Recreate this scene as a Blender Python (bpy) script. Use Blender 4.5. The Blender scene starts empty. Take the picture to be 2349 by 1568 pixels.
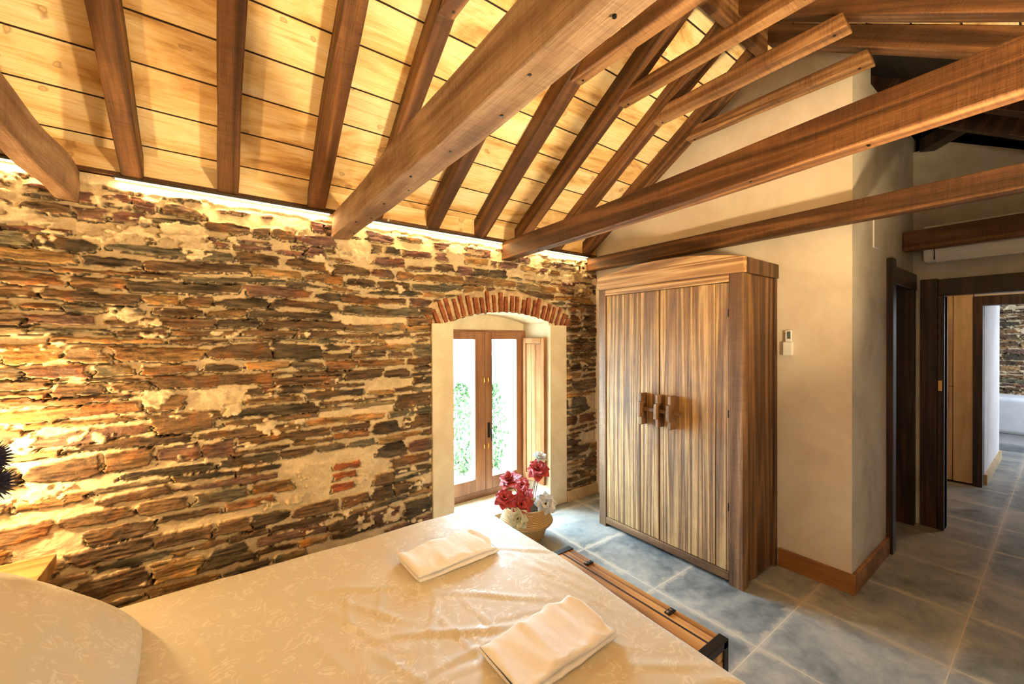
import bpy, bmesh, math, random
import numpy as np
from mathutils import Vector, Matrix, Euler
S = bpy.context.scene
COL = S.collection
R = math.radians
random.seed(7)

# ------------------------------------------------------------------ camera
cd = bpy.data.cameras.new('camera'); cam = bpy.data.objects.new('camera', cd); COL.objects.link(cam)
cd.sensor_width = 36; cd.lens = 929.9 / 2349 * 36; cd.clip_start = .02
def camera_matrix(yaw, pitch, roll, loc):
    cy, sy = math.cos(yaw), math.sin(yaw)
    f = Vector((sy * math.cos(pitch), cy * math.cos(pitch), math.sin(pitch)))
    r = Vector((cy, -sy, 0)); d = f.cross(r)
    if d.z > 0: d = -d
    c, s = math.cos(roll), math.sin(roll)
    r2 = c * r + s * d; d2 = -s * r + c * d
    m = Matrix((r2, -d2, -f)).transposed().to_4x4(); m.translation = loc
    return m
cam.matrix_world = camera_matrix(R(36.068), R(-.2955), R(.1635), Vector((0, 0, 1.58)))
S.camera = cam
# ------------------------------------------------------------------ view
vs = S.view_settings
S.display_settings.display_device = 'sRGB'
vs.view_transform = 'Standard'; vs.look = 'None'; vs.gamma = 1; vs.use_curve_mapping = False
vs.exposure = 0.2
# ------------------------------------------------------------------ world and lights
W = bpy.data.worlds.new('sky'); S.world = W; W.use_nodes = True
bg = W.node_tree.nodes['Background']; bg.inputs['Color'].default_value = (.54, .80, 1, 1); bg.inputs['Strength'].default_value = 72
def lamp(name, kind, loc, power, color, parent=None, **k):
    l = bpy.data.lights.new(name, kind); l.energy = power; l.color = color
    rot = k.pop('rot', (0, 0, 0)); look = k.pop('look', None)
    for a, v in k.items(): setattr(l, a, v)
    o = bpy.data.objects.new(name, l); COL.objects.link(o); o.location = loc; o.rotation_euler = rot
    if look is not None:
        o.rotation_euler = (Vector(look) - Vector(loc)).to_track_quat('-Z', 'Y').to_euler()
    if parent: put(o, parent)
    return o
WARM = (1, .66, .29); SOFT = (1, .76, .40)
lamp('sun', 'SUN', (4, 8, 6), 16, (1, .95, .86), look=(4 - .9, 8 - 2.1, 6 - 5.2), angle=R(1.5))
po = lamp('window_portal', 'AREA', (2.05, 3.30, .93), 1, (1, 1, 1), look=(2.05, 0, .93), shape='RECTANGLE', size=1.0, size_y=1.45)
po.data.cycles.is_portal = True
# unseen fill lamps added near the other long wall, then the bedside lamp
lamp('fill_light_warm', 'AREA', (1.75, -.42, 1.40), 88, SOFT, look=(1.35, 1.6, 3.3), shape='DISK', size=.26, spread=R(140))
lamp('fill_light_low', 'AREA', (-.75, -.40, 1.80), 12, SOFT, look=(-.1, 2.2, 3.0), shape='DISK', size=.30)
lamp('bedside_light', 'POINT', (-.93, 2.66, 1.12), 62, WARM, shadow_soft_size=.05)
lamp('hall_light', 'AREA', (5.8, .2, 2.38), 7, WARM, look=(5.8, .2, 0), shape='DISK', size=.3)
lamp('far_room_daylight', 'AREA', (9.0, -1.35, 1.5), 70, (.72, .86, 1), look=(9.2, 1, .7), shape='RECTANGLE', size=1.2, size_y=1.3)

# ------------------------------------------------------------------ helpers
def put(o, parent):
    o.parent = parent
    o.matrix_parent_inverse = Matrix.Translation(parent.location).inverted() if parent.type == 'EMPTY' else parent.matrix_basis.inverted()
def tag(o, label=None, cat=None, group=None, kind=None):
    if label: o['label'] = label
    if cat: o['category'] = cat
    if group: o['group'] = group
    if kind: o['kind'] = kind
    return o
def thing(name, loc, label, cat, group=None, kind=None):
    o = bpy.data.objects.new(name, None); COL.objects.link(o); o.location = loc; o.empty_display_size = .1
    return tag(o, label, cat, group, kind)
class MB:
    def __init__(s): s.v = []; s.f = []; s.r = []
    def add(s, vs, fs, rnd=None):
        n = len(s.v); rnd = random.random() if rnd is None else rnd
        s.v += [tuple(p) for p in vs]; s.r += [rnd] * len(vs); s.f += [tuple(i + n for i in f) for f in fs]; return s
    def box(s, lo, hi, rnd=None, jit=0):
        (a, b, c), (d, e, f) = lo, hi
        P = [(a, b, c), (d, b, c), (d, e, c), (a, e, c), (a, b, f), (d, b, f), (d, e, f), (a, e, f)]
        if jit: P = [tuple(q + random.uniform(-jit, jit) for q in p) for p in P]
        return s.add(P, [(0, 3, 2, 1), (4, 5, 6, 7), (0, 1, 5, 4), (1, 2, 6, 5), (2, 3, 7, 6), (3, 0, 4, 7)], rnd)
    def prism(s, pts, axis, a, b, rnd=None):      # polygon pts (2D) extruded along axis from a to b
        def m(p, t):
            return (t, p[0], p[1]) if axis == 0 else ((p[0], t, p[1]) if axis == 1 else (p[0], p[1], t))
        n = len(pts); V = [m(p, a) for p in pts] + [m(p, b) for p in pts]
        F = [tuple(range(n)), tuple(range(2 * n - 1, n - 1, -1))] + [(i, i + n, (i + 1) % n + n, (i + 1) % n) for i in range(n)]
        return s.add(V, F, rnd)
    def tube(s, pts, rad, n=10, cap=True, rnd=None):
        pts = [Vector(p) for p in pts]; V = []; F = []
        rad = rad if hasattr(rad, '__len__') else [rad] * len(pts)
        for i, p in enumerate(pts):
            t = (pts[min(i + 1, len(pts) - 1)] - pts[max(i - 1, 0)]).normalized()
            u = t.cross(Vector((.31, .17, .93))).normalized(); w = t.cross(u)
            for k in range(n):
                a = 2 * math.pi * k / n; V.append(p + (u * math.cos(a) + w * math.sin(a)) * rad[i])
        for i in range(len(pts) - 1):
            for k in range(n): F.append((i * n + k, i * n + (k + 1) % n, (i + 1) * n + (k + 1) % n, (i + 1) * n + k))
        if cap: F += [tuple(range(n - 1, -1, -1)), tuple((len(pts) - 1) * n + k for k in range(n))]
        return s.add(V, F, rnd)
    def lathe(s, prof, c, n=32, rnd=None, wob=None):
        V = []; F = []
        for i, (r, z) in enumerate(prof):
            for k in range(n):
                a = 2 * math.pi * k / n; rr = r * (1 + (wob(a, z) if wob else 0))
                V.append((c[0] + rr * math.cos(a), c[1] + rr * math.sin(a), c[2] + z))
        for i in range(len(prof) - 1):
            for k in range(n): F.append((i * n + k, i * n + (k + 1) % n, (i + 1) * n + (k + 1) % n, (i + 1) * n + k))
        return s.add(V, F, rnd)
    def build(s, name, mat, parent=None, bevel=0, smooth=False, seg=2, fix=True):
        me = bpy.data.meshes.new(name); me.from_pydata(s.v, [], s.f)
        at = me.attributes.new('rnd', 'FLOAT', 'POINT'); at.data.foreach_set('value', s.r)
        if fix:
            b = bmesh.new(); b.from_mesh(me); bmesh.ops.recalc_face_normals(b, faces=b.faces); b.to_mesh(me); b.free()
        me.materials.append(mat)
        if smooth: me.polygons.foreach_set('use_smooth', [True] * len(me.polygons))
        o = bpy.data.objects.new(name, me); COL.objects.link(o)
        if bevel:
            m = o.modifiers.new('bevel', 'BEVEL'); m.width = bevel; m.segments = seg; m.limit_method = 'ANGLE'; m.harden_normals = False
        if parent: put(o, parent)
        return o
def struct(o): o['kind'] = 'structure'; return o

# numpy noise
_T = np.random.RandomState(3).rand(512, 512)
def vn(x, y, seed=0):
    x = np.asarray(x) + seed * 17.3; y = np.asarray(y) + seed * 31.7
    i = np.floor(x).astype(int); j = np.floor(y).astype(int); u = x - i; v = y - j
    u = u * u * (3 - 2 * u); v = v * v * (3 - 2 * v)
    g = lambda a, b: _T[a % 512, b % 512]
    return (g(i, j) * (1 - u) + g(i + 1, j) * u) * (1 - v) + (g(i, j + 1) * (1 - u) + g(i + 1, j + 1) * u) * v - .5
def fbm(x, y, seed=0, o=4):
    t = 0; a = 1
    for k in range(o): t = t + a * vn(x * 2 ** k, y * 2 ** k, seed + k * 5); a *= .5
    return t

# ------------------------------------------------------------------ materials
class NT:
    def __init__(s, name, rough=.6, spec=.4):
        s.m = bpy.data.materials.new(name); s.m.use_nodes = True; s.t = s.m.node_tree; s.n = s.t.nodes
        s.b = s.n['Principled BSDF']; s.b.inputs['Roughness'].default_value = rough
        s.b.inputs['Specular IOR Level'].default_value = spec
    def new(s, t, **k):
        n = s.n.new(t)
        for a, v in k.items():
            if a in n.inputs: n.inputs[a].default_value = v
            else: setattr(n, a, v)
        return n
    def l(s, a, b): s.t.links.new(a, b)
    def coord(s, scale=(1, 1, 1), rnd=True, attr=True, objrnd=True):
        tc = s.new('ShaderNodeTexCoord'); out = tc.outputs['Object']
        if rnd:
            add = s.new('ShaderNodeVectorMath', operation='ADD'); s.l(out, add.inputs[0])
            m = s.new('ShaderNodeMath', operation='ADD')
            if objrnd:
                oi = s.new('ShaderNodeObjectInfo'); s.l(oi.outputs['Random'], m.inputs[0])
            else: m.inputs[0].default_value = 0
            if attr:
                at = s.new('ShaderNodeAttribute', attribute_name='rnd'); s.l(at.outputs['Fac'], m.inputs[1])
            else: m.inputs[1].default_value = 0
            mul = s.new('ShaderNodeVectorMath', operation='SCALE'); mul.inputs[0].default_value = (17.1, 23.7, 31.3)
            s.l(m.outputs[0], mul.inputs['Scale']); s.l(mul.outputs[0], add.inputs[1]); out = add.outputs[0]
        mp = s.new('ShaderNodeMapping'); mp.inputs['Scale'].default_value = scale; s.l(out, mp.inputs['Vector'])
        return mp.outputs[0]
    def noise(s, vec, scale, detail=3, rough=.55, dist=0):
        n = s.new('ShaderNodeTexNoise'); n.inputs['Scale'].default_value = scale; n.inputs['Detail'].default_value = detail
        n.inputs['Roughness'].default_value = rough; n.inputs['Distortion'].default_value = dist; s.l(vec, n.inputs['Vector'])
        return n.outputs['Fac']
    def ramp(s, fac, stops):
        r = s.new('ShaderNodeValToRGB'); e = r.color_ramp.elements
        while len(e) < len(stops): e.new(.5)
        for x, (p, c) in zip(e, stops): x.position = p; x.color = (*c, 1) if len(c) == 3 else c
        s.l(fac, r.inputs[0]); return r.outputs[0]
    def mix(s, a, b, fac, mode='MIX'):
        n = s.new('ShaderNodeMix', data_type='RGBA', blend_type=mode)
        for v, i in ((fac, 0), (a, 6), (b, 7)):
            if isinstance(v, (int, float)): n.inputs[i].default_value = v
            elif isinstance(v, tuple): n.inputs[i].default_value = (*v, 1)
            else: s.l(v, n.inputs[i])
        return n.outputs[2]
    def math(s, op, a, b=None, c=None):
        n = s.new('ShaderNodeMath', operation=op)
        for i, v in enumerate((a, b, c)):
            if v is None: continue
            if isinstance(v, (int, float)): n.inputs[i].default_value = v
            else: s.l(v, n.inputs[i])
        return n.outputs[0]
    def col(s, c):
        if isinstance(c, tuple): s.b.inputs['Base Color'].default_value = (*c, 1)
        else: s.l(c, s.b.inputs['Base Color'])
    def bump(s, h, strength=.3, dist=.01, prev=None):
        n = s.new('ShaderNodeBump'); n.inputs['Strength'].default_value = strength; n.inputs['Distance'].default_value = dist
        s.l(h, n.inputs['Height'])
        if prev: s.l(prev, n.inputs['Normal'])
        s.l(n.outputs[0], s.b.inputs['Normal']); return n.outputs[0]
def wood(name, dark, mid, light, axis=0, ring=5, fine=.5, rough=.55, bump=.25, saw=0, blotch=.35, contrast=1., scale=1., knots=0, spec=.35, objrnd=True, vary=.25, stretch=.09):
    m = NT(name, rough, spec)
    st = [1, 1, 1]; st[axis] = stretch; st2 = [1, 1, 1]; st2[axis] = .035
    v = m.coord(tuple(st), objrnd=objrnd); v2 = m.coord(tuple(st2), objrnd=objrnd)
    n = m.noise(v, 4.5 * scale, 2, .45, .3)
    rg = m.math('PINGPONG', m.math('MULTIPLY', n, ring * 2.), 1.)
    fn = m.noise(v2, 110 * scale, 4, .65)
    fac = m.math('ADD', m.math('MULTIPLY', rg, 1 - fine), m.math('MULTIPLY', fn, fine))
    h = .5 / contrast * .55
    c = m.ramp(fac, [(max(0, .5 - h * 1.2), dark), (.5, mid), (min(1, .5 + h), light)])
    bl = m.noise(m.coord((1, 1, 1), objrnd=objrnd), 3.2, 3, .6)
    c = m.mix(c, (.30, .24, .2), m.math('MULTIPLY', m.ramp(bl, [(.42, (0, 0, 0)), (.72, (1, 1, 1))]), blotch), 'MULTIPLY')
    at = m.new('ShaderNodeAttribute', attribute_name='rnd')
    hs = m.new('ShaderNodeHueSaturation'); m.l(c, hs.inputs['Color'])
    m.l(m.math('ADD', m.math('MULTIPLY', at.outputs['Fac'], vary), 1 - vary / 2), hs.inputs['Value'])
    c = hs.outputs[0]
    if knots:
        vo = m.new('ShaderNodeTexVoronoi', feature='F1'); vo.inputs['Scale'].default_value = knots
        st3 = [1, 1, 1]; st3[axis] = .6
        m.l(m.coord(tuple(st3), objrnd=objrnd), vo.inputs['Vector'])
        k = m.ramp(vo.outputs['Distance'], [(.03, (1, 1, 1)), (.075, (0, 0, 0))])
        c = m.mix(c, tuple(x * .35 for x in dark), m.math('MULTIPLY', k, .8))
    m.col(c)
    hh = fac
    if saw:
        s4 = [.10, .10, .10]; s4[axis] = 1.
        sw = m.noise(m.coord(tuple(s4), objrnd=objrnd), 95, 3, .6)
        hh = m.math('ADD', m.math('MULTIPLY', sw, saw * 1.6), fac)
        c = m.mix(c, (.42, .36, .32), m.math('MULTIPLY', m.math('MULTIPLY', m.ramp(sw, [(.45, (0, 0, 0)), (.62, (1, 1, 1))]), m.ramp(bl, [(.38, (.25, .25, .25)), (.6, (1, 1, 1))])), min(1, saw * .9)), 'MULTIPLY')
        m.col(c)
    m.bump(hh, bump, .006)
    return m.m
def plain(name, c, rough=.6, metal=0, spec=.4, emit=None, es=0):
    m = NT(name, rough, spec); m.col(c); m.b.inputs['Metallic'].default_value = metal
    nz = m.noise(m.coord(), 60, 3); m.bump(nz, .08, .002)
    if emit: m.b.inputs['Emission Color'].default_value = (*emit, 1); m.b.inputs['Emission Strength'].default_value = es
    return m.m
def mottled(name, a, b, scale=3, rough=.8, bump=.2, fine=60, spec=.3, c3=None, objrnd=True):
    m = NT(name, rough, spec)
    n = m.noise(m.coord((1, 1, 1), objrnd=objrnd), scale, 5, .6, .4)
    st = [(.32, a), (.68, b)] if c3 is None else [(.3, a), (.5, c3), (.7, b)]
    m.col(m.ramp(n, st))
    f = m.noise(m.coord((1, 1, 1), objrnd=objrnd), fine, 4, .6); m.bump(m.math('ADD', f, m.math('MULTIPLY', n, 2)), bump, .004)
    return m.m

M = {}
M['beam'] = wood('dark_beam_wood', (.036, .014, .005), (.105, .042, .014), (.22, .098, .036), 0, 4, .55, .55, .55, .5, .4, scale=2, stretch=.05)
M['beam_grey'] = wood('weathered_beam_wood', (.12, .062, .030), (.27, .155, .085), (.46, .31, .20), 0, 3, .65, .75, .7, .4, .45, knots=3, scale=1.6, stretch=.12)
M['collar'] = wood('collar_wood', (.08, .033, .012), (.20, .09, .034), (.38, .20, .085), 0, 4, .55, .55, .5, .6, .3, scale=2, stretch=.05)
def mk_pine():
    m = NT('pale_pine_boards', .6, .3)
    a = m.coord((.30, 1, 1)); b = m.coord((.035, 1, 1)); w = m.coord((1, 1, 1)); g = m.coord((.10, 1, 1))
    st = m.noise(a, 4.2, 6, .62, .9); fn = m.noise(b, 130, 3, .6); rg = m.math('PINGPONG', m.math('MULTIPLY', m.noise(g, 6, 1, .4, .25), 15), 1.)
    c = m.ramp(st, [(.34, (.42, .22, .075)), (.43, (.70, .44, .18)), (.52, (.84, .62, .32)), (.66, (.92, .78, .52))])
    c = m.mix(c, (.70, .50, .30), m.math('MULTIPLY', m.ramp(rg, [(.0, (1, 1, 1)), (.10, (0, 0, 0))]), .28), 'MULTIPLY')
    c = m.mix(c, (.88, .78, .62), m.ramp(fn, [(.5, (0, 0, 0)), (.68, (1, 1, 1))]), 'MULTIPLY')
    vo = m.new('ShaderNodeTexVoronoi', feature='F1', voronoi_dimensions='2D'); vo.inputs['Scale'].default_value = 3.6; kv = m.new('ShaderNodeVectorMath', operation='ADD'); kn3 = m.new('ShaderNodeTexNoise'); kn3.inputs['Scale'].default_value = 9; kn3.inputs['Detail'].default_value = 2; m.l(w, kn3.inputs['Vector']); ks = m.new('ShaderNodeVectorMath', operation='SCALE'); m.l(kn3.outputs['Color'], ks.inputs[0]); ks.inputs['Scale'].default_value = .10; m.l(m.coord((.6, 1, 1)), kv.inputs[0]); m.l(ks.outputs[0], kv.inputs[1]); m.l(kv.outputs[0], vo.inputs['Vector'])
    kn = m.ramp(vo.outputs['Distance'], [(.0, (.9, .9, .9)), (.015, (.35, .35, .35)), (.030, (.5, .5, .5)), (.036, (.9, .9, .9)), (.06, (0, 0, 0))])
    c = m.mix(c, (.24, .11, .04), m.math('MULTIPLY', kn, .75))
    at = m.new('ShaderNodeAttribute', attribute_name='rnd'); hs = m.new('ShaderNodeHueSaturation'); m.l(c, hs.inputs['Color'])
    m.l(m.math('ADD', m.math('MULTIPLY', at.outputs['Fac'], .16), .9), hs.inputs['Value']); m.col(hs.outputs[0])
    m.bump(fn, .1, .003); return m.m
M['pine'] = mk_pine()
M['dark_boards'] = wood('unlit_roof_boards', (.006, .004, .003), (.012, .008, .006), (.022, .014, .01), 0, 5, .5, .8, .1)  # near-black colour stands in for the shade of the unlit roof space
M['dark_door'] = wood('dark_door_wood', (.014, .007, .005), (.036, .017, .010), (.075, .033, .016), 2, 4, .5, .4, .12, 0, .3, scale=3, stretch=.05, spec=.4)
M['hall_cab'] = wood('light_cabinet_wood', (.42, .25, .12), (.60, .38, .19), (.70, .47, .26), 2, 3, .55, .5, .05)
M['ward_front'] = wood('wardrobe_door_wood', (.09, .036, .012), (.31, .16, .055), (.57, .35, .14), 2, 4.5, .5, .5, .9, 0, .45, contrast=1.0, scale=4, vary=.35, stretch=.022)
M['ward_frame'] = wood('wardrobe_frame_wood', (.07, .032, .013), (.18, .09, .040), (.31, .17, .08), 2, 4, .6, .55, .6, .3, .3)
M['ward_rail'] = wood('wardrobe_rail_wood', (.08, .035, .014), (.20, .10, .042), (.32, .18, .085), 1, 4, .6, .55, .6, .3, .3)
M['ward_crown'] = wood('wardrobe_crown_wood', (.17, .075, .026), (.42, .22, .085), (.62, .39, .18), 1, 4.5, .45, .5, .8, 0, .2, contrast=1., scale=4, stretch=.03)
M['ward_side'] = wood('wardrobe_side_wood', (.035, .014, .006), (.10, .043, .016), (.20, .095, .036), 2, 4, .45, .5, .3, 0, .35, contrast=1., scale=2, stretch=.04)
M['window'] = wood('window_wood', (.11, .040, .016), (.21, .085, .034), (.29, .13, .055), 2, 3, .6, .4, .1, spec=.5)
M['shutter'] = wood('shutter_wood', (.16, .06, .024), (.27, .115, .048), (.36, .17, .075), 2, 3, .6, .95, .1, spec=0)
M['chest'] = wood('chest_wood', (.20, .075, .02), (.50, .24, .075), (.66, .38, .15), 1, 6, .4, .4, .25, 0, .3, spec=.5)
M['skirt'] = wood('skirting_wood', (.13, .045, .012), (.26, .10, .03), (.36, .16, .055), 1, 4, .5, .45, .1)
M['night'] = wood('nightstand_wood', (.2, .09, .03), (.42, .22, .08), (.6, .36, .16), 0, 5, .4, .5, .2)
M['plaster'] = mottled('lime_plaster', (.60, .50, .40), (.76, .67, .56), 2.2, .8, .12, 30, c3=(.70, .61, .50), objrnd=False)
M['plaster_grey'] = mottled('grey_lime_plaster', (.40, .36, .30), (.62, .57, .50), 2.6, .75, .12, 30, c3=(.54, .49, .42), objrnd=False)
M['reveal'] = mottled('window_surround_plaster', (.62, .52, .36), (.76, .67, .50), 5, .9, .5, 70)
M['tilebase'] = mottled('clay_skirting_tile', (.45, .30, .15), (.62, .45, .26), 9, .6, .15, 60)
M['brick'] = mottled('red_arch_brick', (.15, .040, .018), (.36, .12, .05), 22, .9, .9, 120)
M['mortar'] = mottled('lime_mortar', (.55, .40, .24), (.78, .62, .42), 20, .95, 1., 140)
M['black_metal'] = plain('black_iron', (.02, .018, .017), .45, .6)
M['steel'] = plain('steel', (.6, .58, .55), .3, 1)
M['brass'] = plain('brass', (.75, .5, .2), .3, 1)
M['white'] = plain('white_plastic', (.8, .8, .78), .4)
M['screen'] = plain('remote_screen', (.10, .13, .12), .3)
M['seam'] = plain('dark_seam', (.02, .016, .012), .8)
M['groove'] = plain('dark_groove', (.03, .012, .006), .9)
M['led'] = plain('led_diffuser', (1, .9, .7), .4, emit=(1, .80, .52), es=5)
M['channel'] = plain('black_channel', (.03, .025, .02), .5)

def mk_glass():
    m = NT('window_glass', .02); n = m.n; out = n['Material Output']
    g = m.new('ShaderNodeBsdfGlossy'); g.inputs['Roughness'].default_value = .02
    t = m.new('ShaderNodeBsdfTransparent'); t.inputs['Color'].default_value = (.96, .98, .97, 1)
    mx = m.new('ShaderNodeMixShader'); mx.inputs[0].default_value = .05
    m.l(t.outputs[0], mx.inputs[1]); m.l(g.outputs[0], mx.inputs[2]); m.l(mx.outputs[0], out.inputs['Surface'])
    n.remove(m.b); return m.m
M['glass'] = mk_glass()

def mk_floor():
    m = NT('slate_tile_floor', .38, .5)
    tc = m.coord((1, 1, 1), rnd=False)
    sp = m.new('ShaderNodeSeparateXYZ'); m.l(tc, sp.inputs[0])
    T = .607
    fx = m.math('DIVIDE', m.math('SUBTRACT', sp.outputs[0], 2.235 - 20 * T), T)
    fy = m.math('DIVIDE', m.math('SUBTRACT', sp.outputs[1], .330 - 20 * T), T)
    ex = m.math('PINGPONG', fx, .5); ey = m.math('PINGPONG', fy, .5)
    ed = m.math('MINIMUM', ex, ey)
    nlow = m.noise(tc, 2.1, 5, .62, .6); nhi = m.noise(tc, 11, 5, .65, .3); fine = m.noise(tc, 60, 5, .7)
    cell = m.new('ShaderNodeCombineXYZ'); m.l(m.math('FLOOR', fx), cell.inputs[0]); m.l(m.math('FLOOR', fy), cell.inputs[1])
    wn = m.new('ShaderNodeTexWhiteNoise', noise_dimensions='3D'); m.l(cell.outputs[0], wn.inputs['Vector'])
    f = m.math('ADD', m.math('MULTIPLY', nlow, .7), m.math('ADD', m.math('MULTIPLY', nhi, .35), m.math('MULTIPLY', wn.outputs['Value'], .10)))
    c = m.ramp(f, [(.36, (.045, .062, .070)), (.46, (.125, .138, .142)), (.57, (.235, .240, .235)), (.70, (.37, .35, .31))])
    c = m.mix(c, (.12, .115, .10), m.math('MULTIPLY', m.ramp(fine, [(.56, (0, 0, 0)), (.7, (1, 1, 1))]), .35))
    # worn lighter tile edges with irregular outline
    edn = m.math('ADD', ed, m.math('MULTIPLY', m.math('SUBTRACT', nhi, .5), .30))
    wear = m.ramp(edn, [(.0, (1, 1, 1)), (.055, (0, 0, 0))])
    c = m.mix(c, (.50, .43, .34), m.math('MULTIPLY', wear, .7))
    gr = m.math('LESS_THAN', ed, .0045)
    c = m.mix(c, (.55, .46, .35), gr)
    m.col(c)
    m.l(m.math('ADD', .28, m.math('MULTIPLY', nhi, .3)), m.b.inputs['Roughness'])
    h = m.math('SUBTRACT', m.math('MULTIPLY', fine, .25), gr)
    m.bump(h, .25, .003); return m.m
M['floor'] = mk_floor()

def mk_stone():
    m = NT('schist_and_mortar', .82, .3)
    at = m.new('ShaderNodeAttribute', attribute_name='stone')
    v = m.coord((.16, 1, 1), rnd=False); w = m.coord((1, 1, 1), rnd=False)
    st = m.noise(v, 55, 5, .7, .4); st2 = m.noise(m.coord((.35, 1, 1), rnd=False), 14, 4, .6, .5); gr = m.noise(w, 90, 4, .7)
    val = m.math('ADD', m.math('MULTIPLY', st, 1.1), m.math('MULTIPLY', st2, .9))       # about 1
    dark = m.ramp(val, [(.0, (.25, .25, .25)), (.36, (.45, .42, .40)), (.5, (1, 1, 1)), (.66, (1.0, 1.0, 1.0))])
    dk = m.ramp(m.math('MULTIPLY', val, .5), [(.38, (.22, .19, .17)), (.48, (.80, .76, .72)), (.56, (1.25, 1.15, 1.0)), (.66, (1.9, 1.65, 1.25))])
    c = m.mix(at.outputs['Color'], dk, at.outputs['Alpha'], 'MULTIPLY')
    rust = m.ramp(m.noise(w, 6, 3, .6, .8), [(.52, (0, 0, 0)), (.68, (1, 1, 1))])
    c = m.mix(c, (1.7, 1.05, .5), m.math('MULTIPLY', m.math('MULTIPLY', rust, at.outputs['Alpha']), .7), 'MULTIPLY')
    c = m.mix(c, (.72, .7, .68), m.math('MULTIPLY', m.ramp(gr, [(.45, (1, 1, 1)), (.6, (0, 0, 0))]), .5), 'MULTIPLY')
    m.col(c)
    m.bump(m.math('ADD', m.math('MULTIPLY', st, 1.), gr), .55, .008); return m.m
M['stone'] = mk_stone()

def mk_cloth(name, base, patt, amt, rough=.6, scale=7):
    m = NT(name, rough, .3)
    w = m.coord((1, 1, 1))
    n = m.noise(w, scale, 2, .5, 1.8)
    rg = m.math('PINGPONG', m.math('MULTIPLY', n, 9), 1.)
    msk = m.math('MULTIPLY', m.ramp(rg, [(.70, (0, 0, 0)), (.82, (1, 1, 1))]), m.ramp(m.noise(w, 13, 2, .5), [(.46, (0, 0, 0)), (.54, (1, 1, 1))]))
    c = m.mix(base, patt, m.math('MULTIPLY', msk, amt)); m.col(c)
    m.l(m.math('SUBTRACT', rough, m.math('MULTIPLY', msk, .2)), m.b.inputs['Roughness'])
    f = m.noise(w, 420, 2, .5); m.bump(m.math('ADD', m.math('MULTIPLY', f, .3), m.math('MULTIPLY', msk, .4)), .15, .002)
    m.b.inputs['Sheen Weight'].default_value = .15
    return m.m
M['cover'] = mk_cloth('ivory_damask', (.57, .51, .405), (.69, .635, .54), .8, scale=12)
def mk_towel():
    m = NT('white_terry', .95, .1); m.col((.86, .83, .83)); w = m.coord()
    m.bump(m.math('ADD', m.noise(w, 330, 3, .6), m.math('MULTIPLY', m.noise(w, 35, 3, .6), 1.5)), .55, .004)
    m.b.inputs['Sheen Weight'].default_value = .3; return m.m
M['towel'] = mk_towel()
def mk_basket():
    m = NT('woven_seagrass', .75, .2)
    w = m.coord((1, 1, 1), rnd=False)
    wv = m.new('ShaderNodeTexWave', wave_type='BANDS', bands_direction='Z'); wv.inputs['Scale'].default_value = 30; wv.inputs['Distortion'].default_value = 2
    m.l(w, wv.inputs['Vector'])
    n = m.noise(w, 150, 3); f = m.math('ADD', m.math('MULTIPLY', wv.outputs['Fac'], .5), m.math('MULTIPLY', n, .5))
    m.col(m.ramp(f, [(.3, (.30, .17, .06)), (.7, (.62, .40, .18))])); m.bump(f, .7, .006); return m.m
M['basket'] = mk_basket()
M['red_petal'] = mottled('dark_red_petal', (.22, .012, .02), (.46, .06, .06), 30, .5, .1, 80)
M['grey_petal'] = mottled('silver_grey_petal', (.32, .36, .42), (.74, .74, .72), 35, .55, .1, 80)
M['cream_petal'] = mottled('cream_green_petal', (.36, .34, .2), (.75, .70, .52), 35, .55, .1, 80)
M['stem'] = plain('dried_stem', (.22, .12, .08), .7)
M['soil'] = plain('dark_filling', (.03, .018, .010), 1., spec=0)
M['spike'] = mottled('navy_spikes', (.012, .014, .04), (.05, .055, .12), 40, .6, .1, 80)
M['leaf'] = mottled('shrub_leaf', (.012, .030, .005), (.03, .055, .012), 4, .6, .1, 30)
M['ground'] = mottled('pale_gravel', (.5, .47, .4), (.65, .6, .52), 4, .9, .2, 30)
M['ceramic'] = mottled('vase_glaze', (.3, .25, .2), (.45, .4, .33), 5, .3, .05, 30)
M['white_cover'] = mottled('white_blanket', (.72, .74, .80), (.84, .85, .88), 6, .8, .1, 60)
M['pale_wall'] = mottled('pale_hall_plaster', (.62, .55, .52), (.76, .70, .68), 2.2, .8, .12, 30)

# ================================================================== STRUCTURE
YS, XP, YC, XQ, YF = 2.90, 3.18, .79, 4.85, -.47
XL = -1.05
def U(y): return 3.51 - .655 * (y - 1.21) if y >= 1.21 else 3.56 - .64 * (1.21 - y)     # underside of the rafters

fl = MB().box((XL - .1, YF - .1, -.12), (6.7, 3.42, 0)); fl.box((6.7, -1.7, -.12), (10.4, 3.42, 0)); fl.box((4.85, -1.0, -.12), (6.7, YF - .1, 0))
struct(fl.build('floor', M['floor']))

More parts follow.
